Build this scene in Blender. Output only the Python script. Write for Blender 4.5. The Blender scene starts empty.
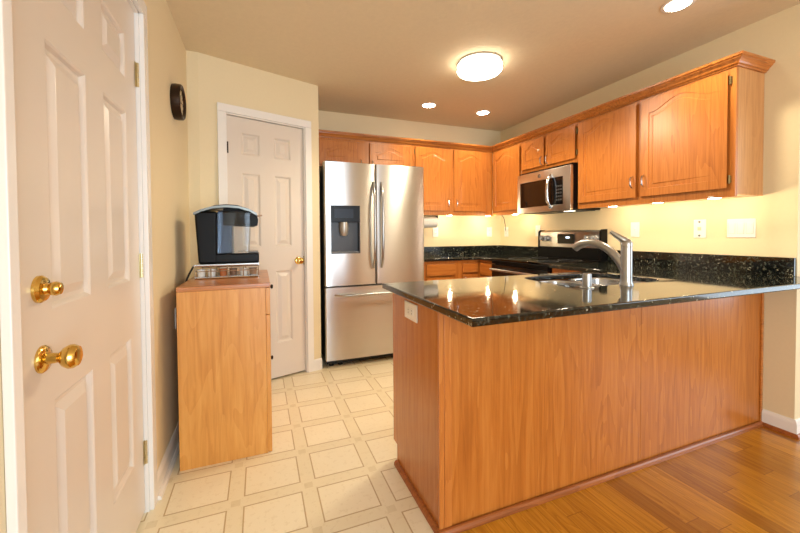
import bpy, bmesh, math, random
from mathutils import Vector, Matrix
random.seed(7)
sc = bpy.context.scene
COL = sc.collection
PI = math.pi

# ------------------------------------------------------------------ camera
def make_camera():
    f, cy = 361.279, 241.8426
    ya, pi, ro = math.radians(21.2714), math.radians(-1.2757), math.radians(-0.3925)
    fw = Vector((math.sin(ya)*math.cos(pi), math.cos(ya)*math.cos(pi), math.sin(pi)))
    r = Vector((math.cos(ya), -math.sin(ya), 0)); u = r.cross(fw)
    R = r*math.cos(ro) + u*math.sin(ro); U = u*math.cos(ro) - r*math.sin(ro)
    cd = bpy.data.cameras.new('camera'); co = bpy.data.objects.new('camera', cd); COL.objects.link(co)
    cd.sensor_fit = 'HORIZONTAL'; cd.sensor_width = 36; cd.lens = f*36/800
    cd.shift_y = -(266.5-cy)/800; cd.clip_start = .05
    m = Matrix((R, U, -fw)).transposed().to_4x4(); m.translation = Vector((0, 0, 1.1692))
    co.matrix_world = m; sc.camera = co
make_camera()

# ------------------------------------------------------------------ world, daylight, exposure
sc.view_settings.view_transform = 'Standard'
sc.view_settings.look = 'None'
sc.view_settings.gamma = 1
sc.view_settings.use_curve_mapping = False
sc.view_settings.exposure = -0.1
w = bpy.data.worlds.new('sky'); sc.world = w; w.use_nodes = True
w.node_tree.nodes['Background'].inputs[0].default_value = (.75, .87, 1, 1)
w.node_tree.nodes['Background'].inputs[1].default_value = 1.0

def area(name, loc, rot, sx, sy, watts, col):
    l = bpy.data.lights.new(name, 'AREA'); l.shape = 'RECTANGLE'; l.size = sx; l.size_y = sy
    l.energy = watts; l.color = col
    o = bpy.data.objects.new(name, l); COL.objects.link(o); o.location = loc; o.rotation_euler = rot
    return o
DAY = (.76, .89, 1)
area('daylight_rear', (.8, -3.13, 1.15), (PI/2, 0, 0), 2.1, 2.1, 135, DAY)            # through window_1, facing the kitchen
area('daylight_side', (4.53, -.6, 1.3), (0, PI/2, 0), 1.7, 2.2, 45, DAY)     # through window_2, facing left

# ------------------------------------------------------------------ mesh helpers
def bx(bm, x0, x1, y0, y1, z0, z1, bev=0, seg=2):
    vs = [bm.verts.new((x, y, z)) for x in (x0, x1) for y in (y0, y1) for z in (z0, z1)]
    q = [(0,1,3,2),(4,6,7,5),(0,4,5,1),(2,3,7,6),(0,2,6,4),(1,5,7,3)]
    fs = [bm.faces.new([vs[i] for i in a]) for a in q]
    if bev > 0:
        es = list({e for f in fs for e in f.edges})
        bmesh.ops.bevel(bm, geom=es, offset=bev, segments=seg, affect='EDGES', profile=.5)
def ring(bm, pts): return [bm.verts.new(p) for p in pts]
def bridge(bm, a, b, closed=True):
    n = len(a)
    for i in range(n if closed else n-1):
        j = (i+1) % n
        bm.faces.new((a[i], a[j], b[j], b[i]))
def tube(bm, pts, r, n=12, caps=True):
    P = [Vector(p) for p in pts]; rs = r if isinstance(r, (list, tuple)) else [r]*len(P)
    t = (P[1]-P[0]).normalized(); ref = Vector((0,0,1)) if abs(t.z) < .9 else Vector((1,0,0))
    nx = t.cross(ref).normalized(); rings = []
    for i, p in enumerate(P):
        if i == 0: tt = (P[1]-P[0])
        elif i == len(P)-1: tt = (P[-1]-P[-2])
        else: tt = (P[i+1]-P[i]).normalized()+(P[i]-P[i-1]).normalized()
        tt.normalize(); nx = (nx-tt*nx.dot(tt)).normalized(); ny = tt.cross(nx)
        rings.append(ring(bm, [p+(nx*math.cos(2*PI*k/n)+ny*math.sin(2*PI*k/n))*rs[i] for k in range(n)]))
    for a, b in zip(rings, rings[1:]): bridge(bm, a, b)
    if caps: bm.faces.new(rings[0][::-1]); bm.faces.new(rings[-1])
def lathe(bm, prof, c=(0,0,0), axis='z', n=28, cap0=True, cap1=True):
    """prof: list of (radius, height) along the axis"""
    c = Vector(c); rings = []
    for r, h in prof:
        L = []
        for k in range(n):
            a = 2*PI*k/n; p, q = r*math.cos(a), r*math.sin(a)
            v = {'z': (p, q, h), 'x': (h, p, q), 'y': (q, h, p)}[axis]
            L.append(c+Vector(v))
        rings.append(ring(bm, L))
    for a, b in zip(rings, rings[1:]): bridge(bm, a, b)
    if cap0: bm.faces.new(rings[0][::-1])
    if cap1: bm.faces.new(rings[-1])
def extrude_poly(bm, pts, ax, a, b):
    """pts in the plane of the two other axes; ax the axis extruded from a to b"""
    f = {'x': lambda p, t: (t, p[0], p[1]), 'y': lambda p, t: (p[0], t, p[1]), 'z': lambda p, t: (p[0], p[1], t)}[ax]
    A = ring(bm, [f(p, a) for p in pts]); B = ring(bm, [f(p, b) for p in pts])
    bridge(bm, A, B); bm.faces.new(A[::-1]); bm.faces.new(B)
def sweep(bm, path, prof):
    """mitred sweep of a moulding: path = [(x,y)...], profile = [(out, z)...]; out is to the right of the path"""
    n = len(path); rings = []
    def nrm(a, b):
        d = Vector((b[0]-a[0], b[1]-a[1])).normalized(); return Vector((d.y, -d.x))
    for i, p in enumerate(path):
        if i == 0: o = nrm(path[0], path[1])
        elif i == n-1: o = nrm(path[-2], path[-1])
        else:
            a, b = nrm(path[i-1], p), nrm(p, path[i+1]); m = (a+b).normalized(); o = m/m.dot(a)
        rings.append(ring(bm, [(p[0]+o.x*u, p[1]+o.y*u, z) for u, z in prof]))
    for a, b in zip(rings, rings[1:]): bridge(bm, a, b)
    bm.faces.new(rings[0][::-1]); bm.faces.new(rings[-1])
def inset_loop(pts, d):
    """offset a CCW (x,z) loop inward by d"""
    n = len(pts); out = []
    for i in range(n):
        p0, p, p1 = Vector(pts[i-1]), Vector(pts[i]), Vector(pts[(i+1) % n])
        a = (p-p0).normalized(); b = (p1-p).normalized()
        na = Vector((-a.y, a.x)); nb = Vector((-b.y, b.x)); m = na+nb
        m = m.normalized() if m.length > 1e-6 else na
        k = max(m.dot(na), .45); q = p+m*(d/k); out.append((q.x, q.y))
    return out
def carve(bm, loop, first, steps):
    """continue from vertex ring `first` (at y=0) through inset rings (inset, y) and fill"""
    prev = first
    for d, y in steps:
        L = inset_loop(loop, d); cur = ring(bm, [(p[0], y, p[1]) for p in L]); bridge(bm, prev, cur); prev = cur
    bm.faces.new(prev)
def panel_slab(bm, W, H, T, rects, steps):
    """flush slab, front at y=0 facing -y, back at y=T, with carved rectangular panels (x0,x1,z0,z1)"""
    xs = sorted({0, W} | {v for r in rects for v in r[:2]}); zs = sorted({0, H} | {v for r in rects for v in r[2:]})
    V = {(i, j): bm.verts.new((x, 0, z)) for i, x in enumerate(xs) for j, z in enumerate(zs)}
    for i in range(len(xs)-1):
        for j in range(len(zs)-1):
            q = [V[i, j], V[i+1, j], V[i+1, j+1], V[i, j+1]]
            hit = any(r[0] <= xs[i] and xs[i+1] <= r[1] and r[2] <= zs[j] and zs[j+1] <= r[3] for r in rects)
            if hit: carve(bm, [(xs[i], zs[j]), (xs[i+1], zs[j]), (xs[i+1], zs[j+1]), (xs[i], zs[j+1])], q, steps)
            else: bm.faces.new(q)
    B = ring(bm, [(0, T, 0), (W, T, 0), (W, T, H), (0, T, H)])
    nx, nz = len(xs)-1, len(zs)-1
    bm.faces.new(B[::-1])
    bm.faces.new([V[i, 0] for i in range(nx, -1, -1)]+[B[0], B[1]])
    bm.faces.new([V[i, nz] for i in range(nx+1)]+[B[2], B[3]])
    bm.faces.new([V[0, j] for j in range(nz+1)]+[B[3], B[0]])
    bm.faces.new([V[nx, j] for j in range(nz, -1, -1)]+[B[1], B[2]])
def arch_door(bm, x0, x1, z0, z1, rise=.05, T=.021, st=.052):
    """raised-panel cathedral door; back at y=0, front at y=-T"""
    W = x1-x0; N = 22
    a0, a1, b0 = x0+st, x1-st, z0+st; zs = z1-st-rise*.72
    loop = [(a0, b0), (a1, b0), (a1, zs)]; outer = [(x0, z0), (x1, z0), (x1, z1)]
    for k in range(1, N):
        t = k/N; x = a1+(a0-a1)*t; s = min(max((t-.07)/.86, 0), 1)
        h = rise*((.5-.5*math.cos(2*PI*s))**.85)
        loop.append((x, zs+h)); outer.append((x, z1))
    loop.append((a0, zs)); outer.append((x0, z1))
    O = ring(bm, [(p[0], -T, p[1]) for p in outer]); I = ring(bm, [(p[0], -T, p[1]) for p in loop])
    bridge(bm, O, I)
    carve(bm, loop, I, [(.0015, -T+.004), (.003, -T+.0145), (.013, -T+.0155), (.031, -T+.001), (.033, -T+.0003)])
    e = .004
    O2 = ring(bm, [(x0-e+(0 if abs(p[0]-x1) > 1e-6 else 2*e) if abs(p[0]-x0) < 1e-6 or abs(p[0]-x1) < 1e-6 else p[0], -T+.006,
                    p[1]+(-e if abs(p[1]-z0) < 1e-6 else e)) for p in outer])
    B = ring(bm, [(v.co.x, 0, v.co.z) for v in O2])
    bridge(bm, O2, O); bridge(bm, B, O2); bm.faces.new(B[::-1])

def shade(o, ang=35):
    me = o.data
    for p in me.polygons: p.use_smooth = True
    try: me.set_sharp_from_angle(angle=math.radians(ang))
    except Exception: pass
def obj(name, bm, mat, parent=None, kind=None, loc=(0,0,0), rotz=0):
    bmesh.ops.recalc_face_normals(bm, faces=bm.faces)
    me = bpy.data.meshes.new(name); bm.to_mesh(me); bm.free()
    for m in (mat if isinstance(mat, (list, tuple)) else [mat]): me.materials.append(m)
    o = bpy.data.objects.new(name, me); COL.objects.link(o)
    if parent is not None: o.parent = parent
    else: o.location = loc; o.rotation_euler = (0, 0, rotz)
    if kind: o['kind'] = kind
    shade(o, 12 if name in ('cabinet_door', 'door_1', 'door_2', 'crown_moulding') else 35)
    if len(me.polygons) > 6:
        wn = o.modifiers.new('face_weighted_normals', 'WEIGHTED_NORMAL'); wn.keep_sharp = True; wn.weight = 100
    return o
def tag(o, label, cat, group=None):
    o['label'] = label; o['category'] = cat
    if group: o['group'] = group
    return o
def thing(name, label, cat, loc=(0,0,0), rotz=0, group=None):
    o = bpy.data.objects.new(name, None); COL.objects.link(o); o.empty_display_size = .05
    o.location = loc; o.rotation_euler = (0, 0, rotz); return tag(o, label, cat, group)
def BM(): return bmesh.new()
def boxes(*bs, bev=0, seg=2):
    bm = BM()
    for b in bs: bx(bm, *b, bev=bev, seg=seg)
    return bm
def copy_thing(o, loc, rotz, label):
    c = o.copy(); COL.objects.link(c); c.location = loc; c.rotation_euler = (0, 0, rotz); c['label'] = label
    for ch in list(o.children):
        d = ch.copy(); COL.objects.link(d); d.parent = c
        for g in list(ch.children):
            e = g.copy(); COL.objects.link(e); e.parent = d
    return c

# ------------------------------------------------------------------ materials
def s2l(c): return tuple((x/12.92 if x <= .04045 else ((x+.055)/1.055)**2.4) for x in [v/255 for v in c])+(1,)
def newmat(name):
    m = bpy.data.materials.new(name); m.use_nodes = True; nt = m.node_tree
    return m, nt, nt.nodes['Principled BSDF']
def nd(nt, t, ins=None, **kw):
    n = nt.nodes.new(t)
    for k, v in kw.items(): setattr(n, k, v)
    for k, v in (ins or {}).items():
        if isinstance(v, bpy.types.NodeSocket): nt.links.new(v, n.inputs[k])
        else: n.inputs[k].default_value = v
    return n
def mth(nt, op, a, b=None, c=None):
    n = nt.nodes.new('ShaderNodeMath'); n.operation = op
    for i, v in enumerate((a, b, c)):
        if v is None: continue
        if isinstance(v, bpy.types.NodeSocket): nt.links.new(v, n.inputs[i])
        else: n.inputs[i].default_value = v
    return n.outputs[0]
def mixc(nt, f, a, b, mode='MIX'):
    n = nt.nodes.new('ShaderNodeMix'); n.data_type = 'RGBA'; n.blend_type = mode
    for i, v in ((0, f), (6, a), (7, b)):
        if isinstance(v, bpy.types.NodeSocket): nt.links.new(v, n.inputs[i])
        else: n.inputs[i].default_value = v
    return n.outputs[2]
def ramp(nt, f, stops):
    n = nt.nodes.new('ShaderNodeValToRGB'); nt.links.new(f, n.inputs[0]); cr = n.color_ramp
    while len(cr.elements) < len(stops): cr.elements.new(.5)
    for e, (p, c) in zip(cr.elements, stops): e.position = p; e.color = c
    return n.outputs[0]
def objco(nt): return nt.nodes.new('ShaderNodeTexCoord').outputs['Object']
def bump(nt, bsdf, h, strength, dist=.002):
    b = nd(nt, 'ShaderNodeBump', {'Height': h, 'Strength': strength, 'Distance': dist})
    nt.links.new(b.outputs[0], bsdf.inputs['Normal'])
def plain(name, c, rough=.5, metal=0, spec=.5, noise=.04, nscale=25, bmp=0, coat=0):
    m, nt, b = newmat(name)
    n = nd(nt, 'ShaderNodeTexNoise', {'Vector': objco(nt), 'Scale': nscale, 'Detail': 4})
    c = s2l(c); d = tuple(v*(1-noise*2) for v in c[:3])+(1,)
    nt.links.new(mixc(nt, n.outputs[0], d, tuple(min(1, v*(1+noise)) for v in c[:3])+(1,)), b.inputs['Base Color'])
    b.inputs['Roughness'].default_value = rough; b.inputs['Metallic'].default_value = metal
    b.inputs['Specular IOR Level'].default_value = spec; b.inputs['Coat Weight'].default_value = coat
    if bmp: bump(nt, b, n.outputs[0], bmp)
    return m
def wood(name, light, mid, dark, axis='z', rough=.3, coat=.25, across=80, off=0, contrast=1):
    m, nt, b = newmat(name); co = objco(nt)
    sc_ = {'x': (2.6, across, across), 'y': (across, 2.6, across), 'z': (across, across, 2.6)}[axis]
    mp = nd(nt, 'ShaderNodeMapping', {'Vector': co, 'Scale': sc_, 'Location': (off, off*.7, off*.3)})
    n1 = nd(nt, 'ShaderNodeTexNoise', {'Vector': mp.outputs[0], 'Scale': 1.0, 'Detail': 6, 'Roughness': .65, 'Distortion': .6})
    sc2 = {'x': (.9, 7, 7), 'y': (7, .9, 7), 'z': (7, 7, .9)}[axis]
    mp2 = nd(nt, 'ShaderNodeMapping', {'Vector': co, 'Scale': sc2, 'Location': (off*.4, 3+off, 1)})
    n2 = nd(nt, 'ShaderNodeTexNoise', {'Vector': mp2.outputs[0], 'Scale': 1.0, 'Detail': 2, 'Distortion': 1.2})
    # cathedral figure: contour bands of the slow noise
    bands = mth(nt, 'FRACT', mth(nt, 'MULTIPLY', n2.outputs[0], 6.0))
    f = mth(nt, 'ADD', mth(nt, 'MULTIPLY', n1.outputs[0], .62), mth(nt, 'MULTIPLY', bands, .12*contrast))
    c = ramp(nt, f, [(.2, s2l(dark)), (.36, s2l(mid)), (.52, s2l(light))])
    nt.links.new(c, b.inputs['Base Color'])
    b.inputs['Roughness'].default_value = rough; b.inputs['Coat Weight'].default_value = coat
    b.inputs['Coat Roughness'].default_value = .18
    bump(nt, b, n1.outputs[0], .12, .001)
    return m
OAK = ((202, 128, 60), (192, 115, 48), (166, 93, 36))
oak_v = wood('honey oak vertical grain', *OAK, axis='z')
oak_x = wood('honey oak horizontal grain', *OAK, axis='x', off=3)
oak_trim = wood('honey oak moulding', (206, 132, 62), (188, 112, 46), (140, 80, 30), axis='x', off=5)
oak_panel = wood('oak veneer panel', (196, 122, 50), (182, 106, 37), (158, 87, 25), axis='z', across=60, off=8, rough=.34, contrast=1.1)
oak_end = wood('oak veneer end panel', (200, 130, 68), (190, 118, 56), (174, 101, 45), axis='z', across=50, off=12, rough=.25, contrast=.5)
oak_side = wood('oak cabinet side', (214, 160, 104), (204, 148, 92), (184, 126, 74), axis='z', across=50, off=15, contrast=.5)
maple = wood('birch ply panel', (228, 166, 86), (218, 152, 70), (198, 128, 50), axis='z', across=40, off=21, rough=.4, contrast=.8)
maple_top = wood('wood slab top', (206, 138, 78), (192, 122, 62), (166, 98, 46), axis='x', across=16, off=25)
shoe_wood = wood('stained shoe moulding', (176, 104, 52), (156, 86, 38), (120, 64, 28), axis='x', off=30)
white_paint = plain('white semi gloss paint', (224, 212, 198), .28, noise=.015, nscale=6)
trim_white = plain('white trim paint', (240, 236, 230), .25, noise=.01)
wall_paint = plain('cream wall paint', (233, 216, 178), .75, noise=.015, nscale=60, bmp=.05)
ceil_mat = plain('textured ceiling paint', (232, 216, 186), .9, noise=.03, nscale=40, bmp=.6)
brass = plain('polished brass', (226, 190, 104), .16, 1, noise=.02)
bronze = plain('dark bronze', (58, 44, 34), .35, .8)
oldbrass = plain('antique brass', (160, 142, 100), .35, .9)
chrome = plain('chrome', (214, 214, 216), .12, 1, noise=.01)
nickel = plain('brushed nickel', (178, 180, 182), .28, 1, noise=.03, nscale=80)
sink_steel = plain('satin sink steel', (190, 190, 190), .24, 1, noise=.03)
black_pl = plain('black plastic', (13, 13, 14), .38, spec=.15, noise=.1)
black_matte = plain('black matte', (16, 16, 17), .6, noise=.1)
black_gloss = plain('black glass', (9, 9, 10), .05, spec=.6, noise=.05)
dark_grey = plain('dark grey enamel', (44, 44, 46), .45)
white_pl = plain('white plastic', (244, 242, 236), .3, noise=.008)
grey_pl = plain('grey plastic', (120, 122, 124), .35)
silver_pl = plain('silver plastic', (190, 192, 194), .25, .7, noise=.01)
paper = plain('white paper towel', (240, 236, 228), .9, noise=.03, nscale=90, bmp=.3)

def steel(name, c, rough=.3, ani=.92):
    m, nt, b = newmat(name)
    mp = nd(nt, 'ShaderNodeMapping', {'Vector': objco(nt), 'Scale': (2.5, 2.5, 900)})
    n = nd(nt, 'ShaderNodeTexNoise', {'Vector': mp.outputs[0], 'Scale': 1, 'Detail': 2})
    c = s2l(c)
    nt.links.new(mixc(nt, n.outputs[0], tuple(v*.93 for v in c[:3])+(1,), tuple(min(1, v*1.05) for v in c[:3])+(1,)), b.inputs['Base Color'])
    b.inputs['Metallic'].default_value = 1; b.inputs['Roughness'].default_value = rough
    b.inputs['Anisotropic'].default_value = ani; b.inputs['Anisotropic Rotation'].default_value = .25
    tg = nd(nt, 'ShaderNodeTangent', direction_type='RADIAL', axis='Z')
    nt.links.new(tg.outputs[0], b.inputs['Tangent'])
    return m
stainless = steel('brushed stainless steel', (208, 207, 205))

def granite_mat():
    m, nt, b = newmat('dark speckled granite'); co = objco(nt)
    v = nd(nt, 'ShaderNodeTexVoronoi', {'Vector': co, 'Scale': 150, 'Randomness': 1})
    n = nd(nt, 'ShaderNodeTexNoise', {'Vector': co, 'Scale': 62, 'Detail': 5, 'Roughness': .7})
    n2 = nd(nt, 'ShaderNodeTexNoise', {'Vector': co, 'Scale': 30, 'Detail': 3})
    base = ramp(nt, n.outputs[0], [(.42, s2l((7, 8, 8))), (.52, s2l((22, 24, 22))), (.6, s2l((50, 55, 49))), (.72, s2l((116, 113, 96)))])
    flk = ramp(nt, nd(nt, 'ShaderNodeSeparateColor', {0: v.outputs['Color']}).outputs[0], [(.9, (0,0,0,1)), (.94, (1,1,1,1))])
    f = mth(nt, 'MULTIPLY', flk, mth(nt, 'GREATER_THAN', n2.outputs[0], .58))
    nt.links.new(mixc(nt, f, base, s2l((160, 158, 138))), b.inputs['Base Color'])
    b.inputs['Roughness'].default_value = .06; b.inputs['IOR'].default_value = 1.65
    return m
granite = granite_mat()

def floor_tile_mat():
    m, nt, b = newmat('vinyl floor with bordered squares'); co = objco(nt)
    s = nd(nt, 'ShaderNodeSeparateXYZ', {0: co})
    def dist(sock, c, p):  # distance to the nearest strip centre
        u = mth(nt, 'DIVIDE', mth(nt, 'SUBTRACT', sock, c), p)
        return mth(nt, 'MULTIPLY', mth(nt, 'ABSOLUTE', mth(nt, 'SUBTRACT', u, mth(nt, 'ROUND', u))), p)
    dx = dist(s.outputs[0], .1975, .31); dy = dist(s.outputs[1], 1.705, .28)
    mn = mth(nt, 'MINIMUM', dx, dy); mx = mth(nt, 'MAXIMUM', dx, dy)
    inside = mth(nt, 'GREATER_THAN', mn, .0315)
    line = mth(nt, 'MULTIPLY', inside, mth(nt, 'LESS_THAN', mn, .0375))
    small = mth(nt, 'LESS_THAN', mx, .019)
    n = nd(nt, 'ShaderNodeTexNoise', {'Vector': co, 'Scale': 42, 'Detail': 5, 'Roughness': .65})
    n2 = nd(nt, 'ShaderNodeTexNoise', {'Vector': co, 'Scale': 9, 'Detail': 3})
    c = mixc(nt, inside, s2l((242, 231, 202)), s2l((248, 238, 212)))
    c = mixc(nt, line, c, s2l((196, 172, 130)))
    c = mixc(nt, small, c, s2l((230, 217, 184)))
    c = mixc(nt, mth(nt, 'MULTIPLY', mth(nt, 'GREATER_THAN', n.outputs[0], .58), .16), c, s2l((200, 180, 136)))
    c = mixc(nt, mth(nt, 'MULTIPLY', n2.outputs[0], .12), c, s2l((214, 196, 154)))
    nt.links.new(c, b.inputs['Base Color']); b.inputs['Roughness'].default_value = .3
    bump(nt, b, mth(nt, 'SUBTRACT', n.outputs[0], mth(nt, 'MULTIPLY', line, .8)), .1, .001)
    return m
def floor_wood_mat():
    m, nt, b = newmat('oak strip floor'); co = objco(nt)
    s = nd(nt, 'ShaderNodeSeparateXYZ', {0: co})
    px = mth(nt, 'DIVIDE', s.outputs[0], .083); ix = mth(nt, 'FLOOR', px)
    r0 = nd(nt, 'ShaderNodeTexWhiteNoise', {'W': ix}, noise_dimensions='1D').outputs[0]
    py = mth(nt, 'DIVIDE', mth(nt, 'ADD', s.outputs[1], mth(nt, 'MULTIPLY', r0, 3.0)), .85); iy = mth(nt, 'FLOOR', py)
    cv = nd(nt, 'ShaderNodeCombineXYZ', {0: ix, 1: iy, 2: 0})
    r1 = nd(nt, 'ShaderNodeTexWhiteNoise', {'Vector': cv.outputs[0]}, noise_dimensions='3D').outputs[0]
    off = nd(nt, 'ShaderNodeCombineXYZ', {0: mth(nt, 'MULTIPLY', r1, 40.0), 1: mth(nt, 'MULTIPLY', r1, 17.0), 2: 0})
    vv = nd(nt, 'ShaderNodeVectorMath', {0: co, 1: off.outputs[0]}, operation='ADD')
    mp = nd(nt, 'ShaderNodeMapping', {'Vector': vv.outputs[0], 'Scale': (60, 2.0, 1)})
    n = nd(nt, 'ShaderNodeTexNoise', {'Vector': mp.outputs[0], 'Scale': 1, 'Detail': 6, 'Roughness': .65, 'Distortion': .8})
    mp2 = nd(nt, 'ShaderNodeMapping', {'Vector': vv.outputs[0], 'Scale': (9, 1.1, 1)})
    n2 = nd(nt, 'ShaderNodeTexNoise', {'Vector': mp2.outputs[0], 'Scale': 1, 'Detail': 2, 'Distortion': 1.5})
    bands = mth(nt, 'FRACT', mth(nt, 'MULTIPLY', n2.outputs[0], 8.0))
    g = mth(nt, 'ADD', mth(nt, 'MULTIPLY', n.outputs[0], .6), mth(nt, 'MULTIPLY', bands, .13))
    c = ramp(nt, g, [(.2, s2l((168, 104, 22))), (.4, s2l((202, 136, 36))), (.6, s2l((218, 156, 52)))])
    tone = ramp(nt, r1, [(0, (.66, .6, .5, 1)), (.5, (.95, .95, .95, 1)), (1, (1.12, 1.17, 1.2, 1))])
    c = mixc(nt, 1.0, c, tone, 'MULTIPLY')
    fx = mth(nt, 'FRACT', px); fy = mth(nt, 'FRACT', py)
    seam = mth(nt, 'MAXIMUM', mth(nt, 'LESS_THAN', fx, .018), mth(nt, 'LESS_THAN', fy, .003))
    c = mixc(nt, mth(nt, 'MULTIPLY', seam, .6), c, s2l((104, 58, 20)))
    nt.links.new(c, b.inputs['Base Color']); b.inputs['Roughness'].default_value = .26
    b.inputs['Coat Weight'].default_value = .3; b.inputs['Coat Roughness'].default_value = .15
    return m
def emit(name, c, k):
    m, nt, b = newmat(name); b.inputs['Base Color'].default_value = (.9, .9, .88, 1)
    b.inputs['Emission Color'].default_value = c+(1,); b.inputs['Emission Strength'].default_value = k
    return m
def clear_plastic(name, c=(.86, .92, .98, 1), rough=.04, ior=1.3):
    m, nt, b = newmat(name); b.inputs['Base Color'].default_value = c
    b.inputs['Transmission Weight'].default_value = 1; b.inputs['Roughness'].default_value = rough; b.inputs['IOR'].default_value = ior
    return m

WARM = (1, .86, .6)
# ------------------------------------------------------------------ the setting
XL, XR, YB, ZC = -.451, 2.83, 3.78, 2.44
WE = 1.085                                     # near end of the right wall
PA, PB = (-.385, 2.872), (.488, 3.162)         # pantry wall
PANG = math.atan2(PB[1]-PA[1], PB[0]-PA[0]); PLEN = math.hypot(PB[0]-PA[0], PB[1]-PA[1])

bm = BM()
V = [bm.verts.new(p) for p in ((-1.2, 1.215, 0), (3.2, 1.215, 0), (3.2, 4.0, 0), (-1.2, 4.0, 0), (-1.2, -3.3, 0), (4.9, -3.3, 0), (4.9, 1.215, 0))]
f1 = bm.faces.new(V[:4]); f2 = bm.faces.new((V[4], V[5], V[6], V[1], V[0])); f2.material_index = 1
fl = obj('floor', bm, [floor_tile_mat(), floor_wood_mat()], kind='structure')
obj('ceiling', boxes((-1.2, 4.9, -3.3, 4.0, ZC, ZC+.1)), ceil_mat, kind='structure')
obj('wall_left', boxes((XL-.12, XL, -3.3, .920, 0, ZC), (XL-.12, XL, .920, 1.792, 2.088, ZC), (XL-.12, XL, 1.792, 2.872, 0, ZC),
                       (XL-.2, XL-.12, .9, 1.9, 0, ZC)), wall_paint, kind='structure')  # last box: unseen backing added behind the door to block light leaking under it
# angled pantry wall, in its own frame: x along the wall, front faces -y
WP = (PA[0], PA[1], 0)
s0, s1 = .177, .789                              # door opening
obj('wall_pantry', boxes((0, s0, 0, .12, 0, ZC), (s1, PLEN, 0, .12, 0, ZC), (s0, s1, 0, .12, 2.062, ZC), (s0, s1, .09, .14, 0, 2.07)),  # last box: unseen backing added so no light leaks round the pantry door
    wall_paint, kind='structure', loc=WP, rotz=PANG)
obj('wall_corner', boxes((XL-.05, PA[0]+.005, 2.872, 2.99, 0, ZC)), wall_paint, kind='structure')
obj('wall_alcove', boxes((PB[0]-.1, PB[0]-.003, 3.17, 3.9, 0, ZC)), wall_paint, kind='structure')
obj('wall_back', boxes((PB[0]-.003, XR+.12, YB, YB+.12, 0, ZC)), wall_paint, kind='structure')
obj('wall_right', boxes((XR, XR+.12, WE, YB, 0, ZC), (XR, XR+.12, -3.3, WE, 2.17, ZC)), wall_paint, kind='structure')
obj('wall_dining', boxes((XR+.12, 4.6, WE, WE+.12, 0, ZC)), wall_paint, kind='structure')
obj('wall_rear', boxes((XL, -.3, -3.3, -3.18, 0, ZC), (1.9, 4.6, -3.3, -3.18, 0, ZC), (-.3, 1.9, -3.3, -3.18, 0, .05), (-.3, 1.9, -3.3, -3.18, 2.3, ZC)), wall_paint, kind='structure')
obj('wall_side', boxes((4.6, 4.72, -3.3, -1.8, 0, ZC), (4.6, 4.72, .6, WE+.12, 0, ZC), (4.6, 4.72, -1.8, .6, 0, .4), (4.6, 4.72, -1.8, .6, 2.2, ZC)), wall_paint, kind='structure')
obj('window_1', boxes((-.3, 1.9, -3.26, -3.2, .05, .11), (-.3, 1.9, -3.26, -3.2, 2.24, 2.3), (-.3, -.24, -3.26, -3.2, .11, 2.24), (1.84, 1.9, -3.26, -3.2, .11, 2.24), (0.77, 0.83, -3.26, -3.2, .11, 2.24)), trim_white, kind='structure')
obj('window_2', boxes((4.62, 4.68, -1.8, .6, .4, .46), (4.62, 4.68, -1.8, .6, 2.14, 2.2), (4.62, 4.68, -1.8, -1.74, .46, 2.14), (4.62, 4.68, .54, .6, .46, 2.14), (4.62, 4.68, -.63, -.57, .46, 2.14)), trim_white, kind='structure')

# baseboards
BBP = [(0, 0), (.016, 0), (.016, .07), (.012, .085), (.005, .095), (0, .095)]
def baseboard(name, path, shoe=None):
    bm = BM(); sweep(bm, path, BBP); o = obj(name, bm, trim_white, kind='structure')
    if shoe:
        bm = BM(); sweep(bm, path, [(.016, 0), (.032, 0), (.03, .012), (.022, .02), (.016, .02)]); obj('shoe_moulding', bm, shoe, o)
    return o
baseboard('baseboard_left', [(XL, 1.852), (XL, 2.872), (PA[0], 2.872)], trim_white)
c_, s_ = math.cos(PANG), math.sin(PANG)
pp = lambda s: (PA[0]+c_*s, PA[1]+s_*s)
baseboard('baseboard_pantry', [pp(.842), pp(PLEN)])
baseboard('baseboard_right', [(XR, 1.222), (XR, WE), (XR+.3, WE)], shoe_wood)

# left door ----------------------------------------------------------
DOORSTEP = [(.006, .004), (.012, .012), (.022, .013), (.045, .002), (.048, .001)]
def six_panel(name, W, H, cols, rows, loc, rotz):
    bm = BM(); panel_slab(bm, W, H, .035, [(a, b, c, d) for a, b in cols for c, d in rows], DOORSTEP)
    o = obj(name, bm, white_paint, kind='structure', loc=loc, rotz=rotz)
    o['label'] = {'door_1': 'white six-panel door with brass knob and deadbolt in left wall', 'door_2': 'narrow white six-panel pantry door beside the fridge'}[name]
    return o
d1 = six_panel('door_1', .806, 2.066, [(.125, .338), (.468, .682)], [(.26, .762), (.982, 1.622), (1.752, 1.92)], (-.464, .979, .014), PI/2)
def knob(parent, x, z, r=.026, mat=brass):
    bm = BM(); lathe(bm, [(.031, 0), (.031, -.004), (.026, -.009), (.013, -.012), (.011, -.03), (.014, -.034), (r*.8, -.040), (r, -.05), (r, -.058), (r*.8, -.067), (r*.4, -.071)], (x, 0, z), 'y')
    return obj('door_knob', bm, mat, parent)
knob(d1, .075, .876, .0275)
bm = BM(); lathe(bm, [(.031, 0), (.031, -.006), (.026, -.012), (.014, -.014), (.012, -.02)], (.07, 0, 1.036), 'y'); lathe(bm, [(.009, -.018), (.015, -.024), (.0165, -.032), (.013, -.040), (.005, -.043)], (.07, 0, 1.036), 'y', 20)
obj('deadbolt', bm, brass, d1)
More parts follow.
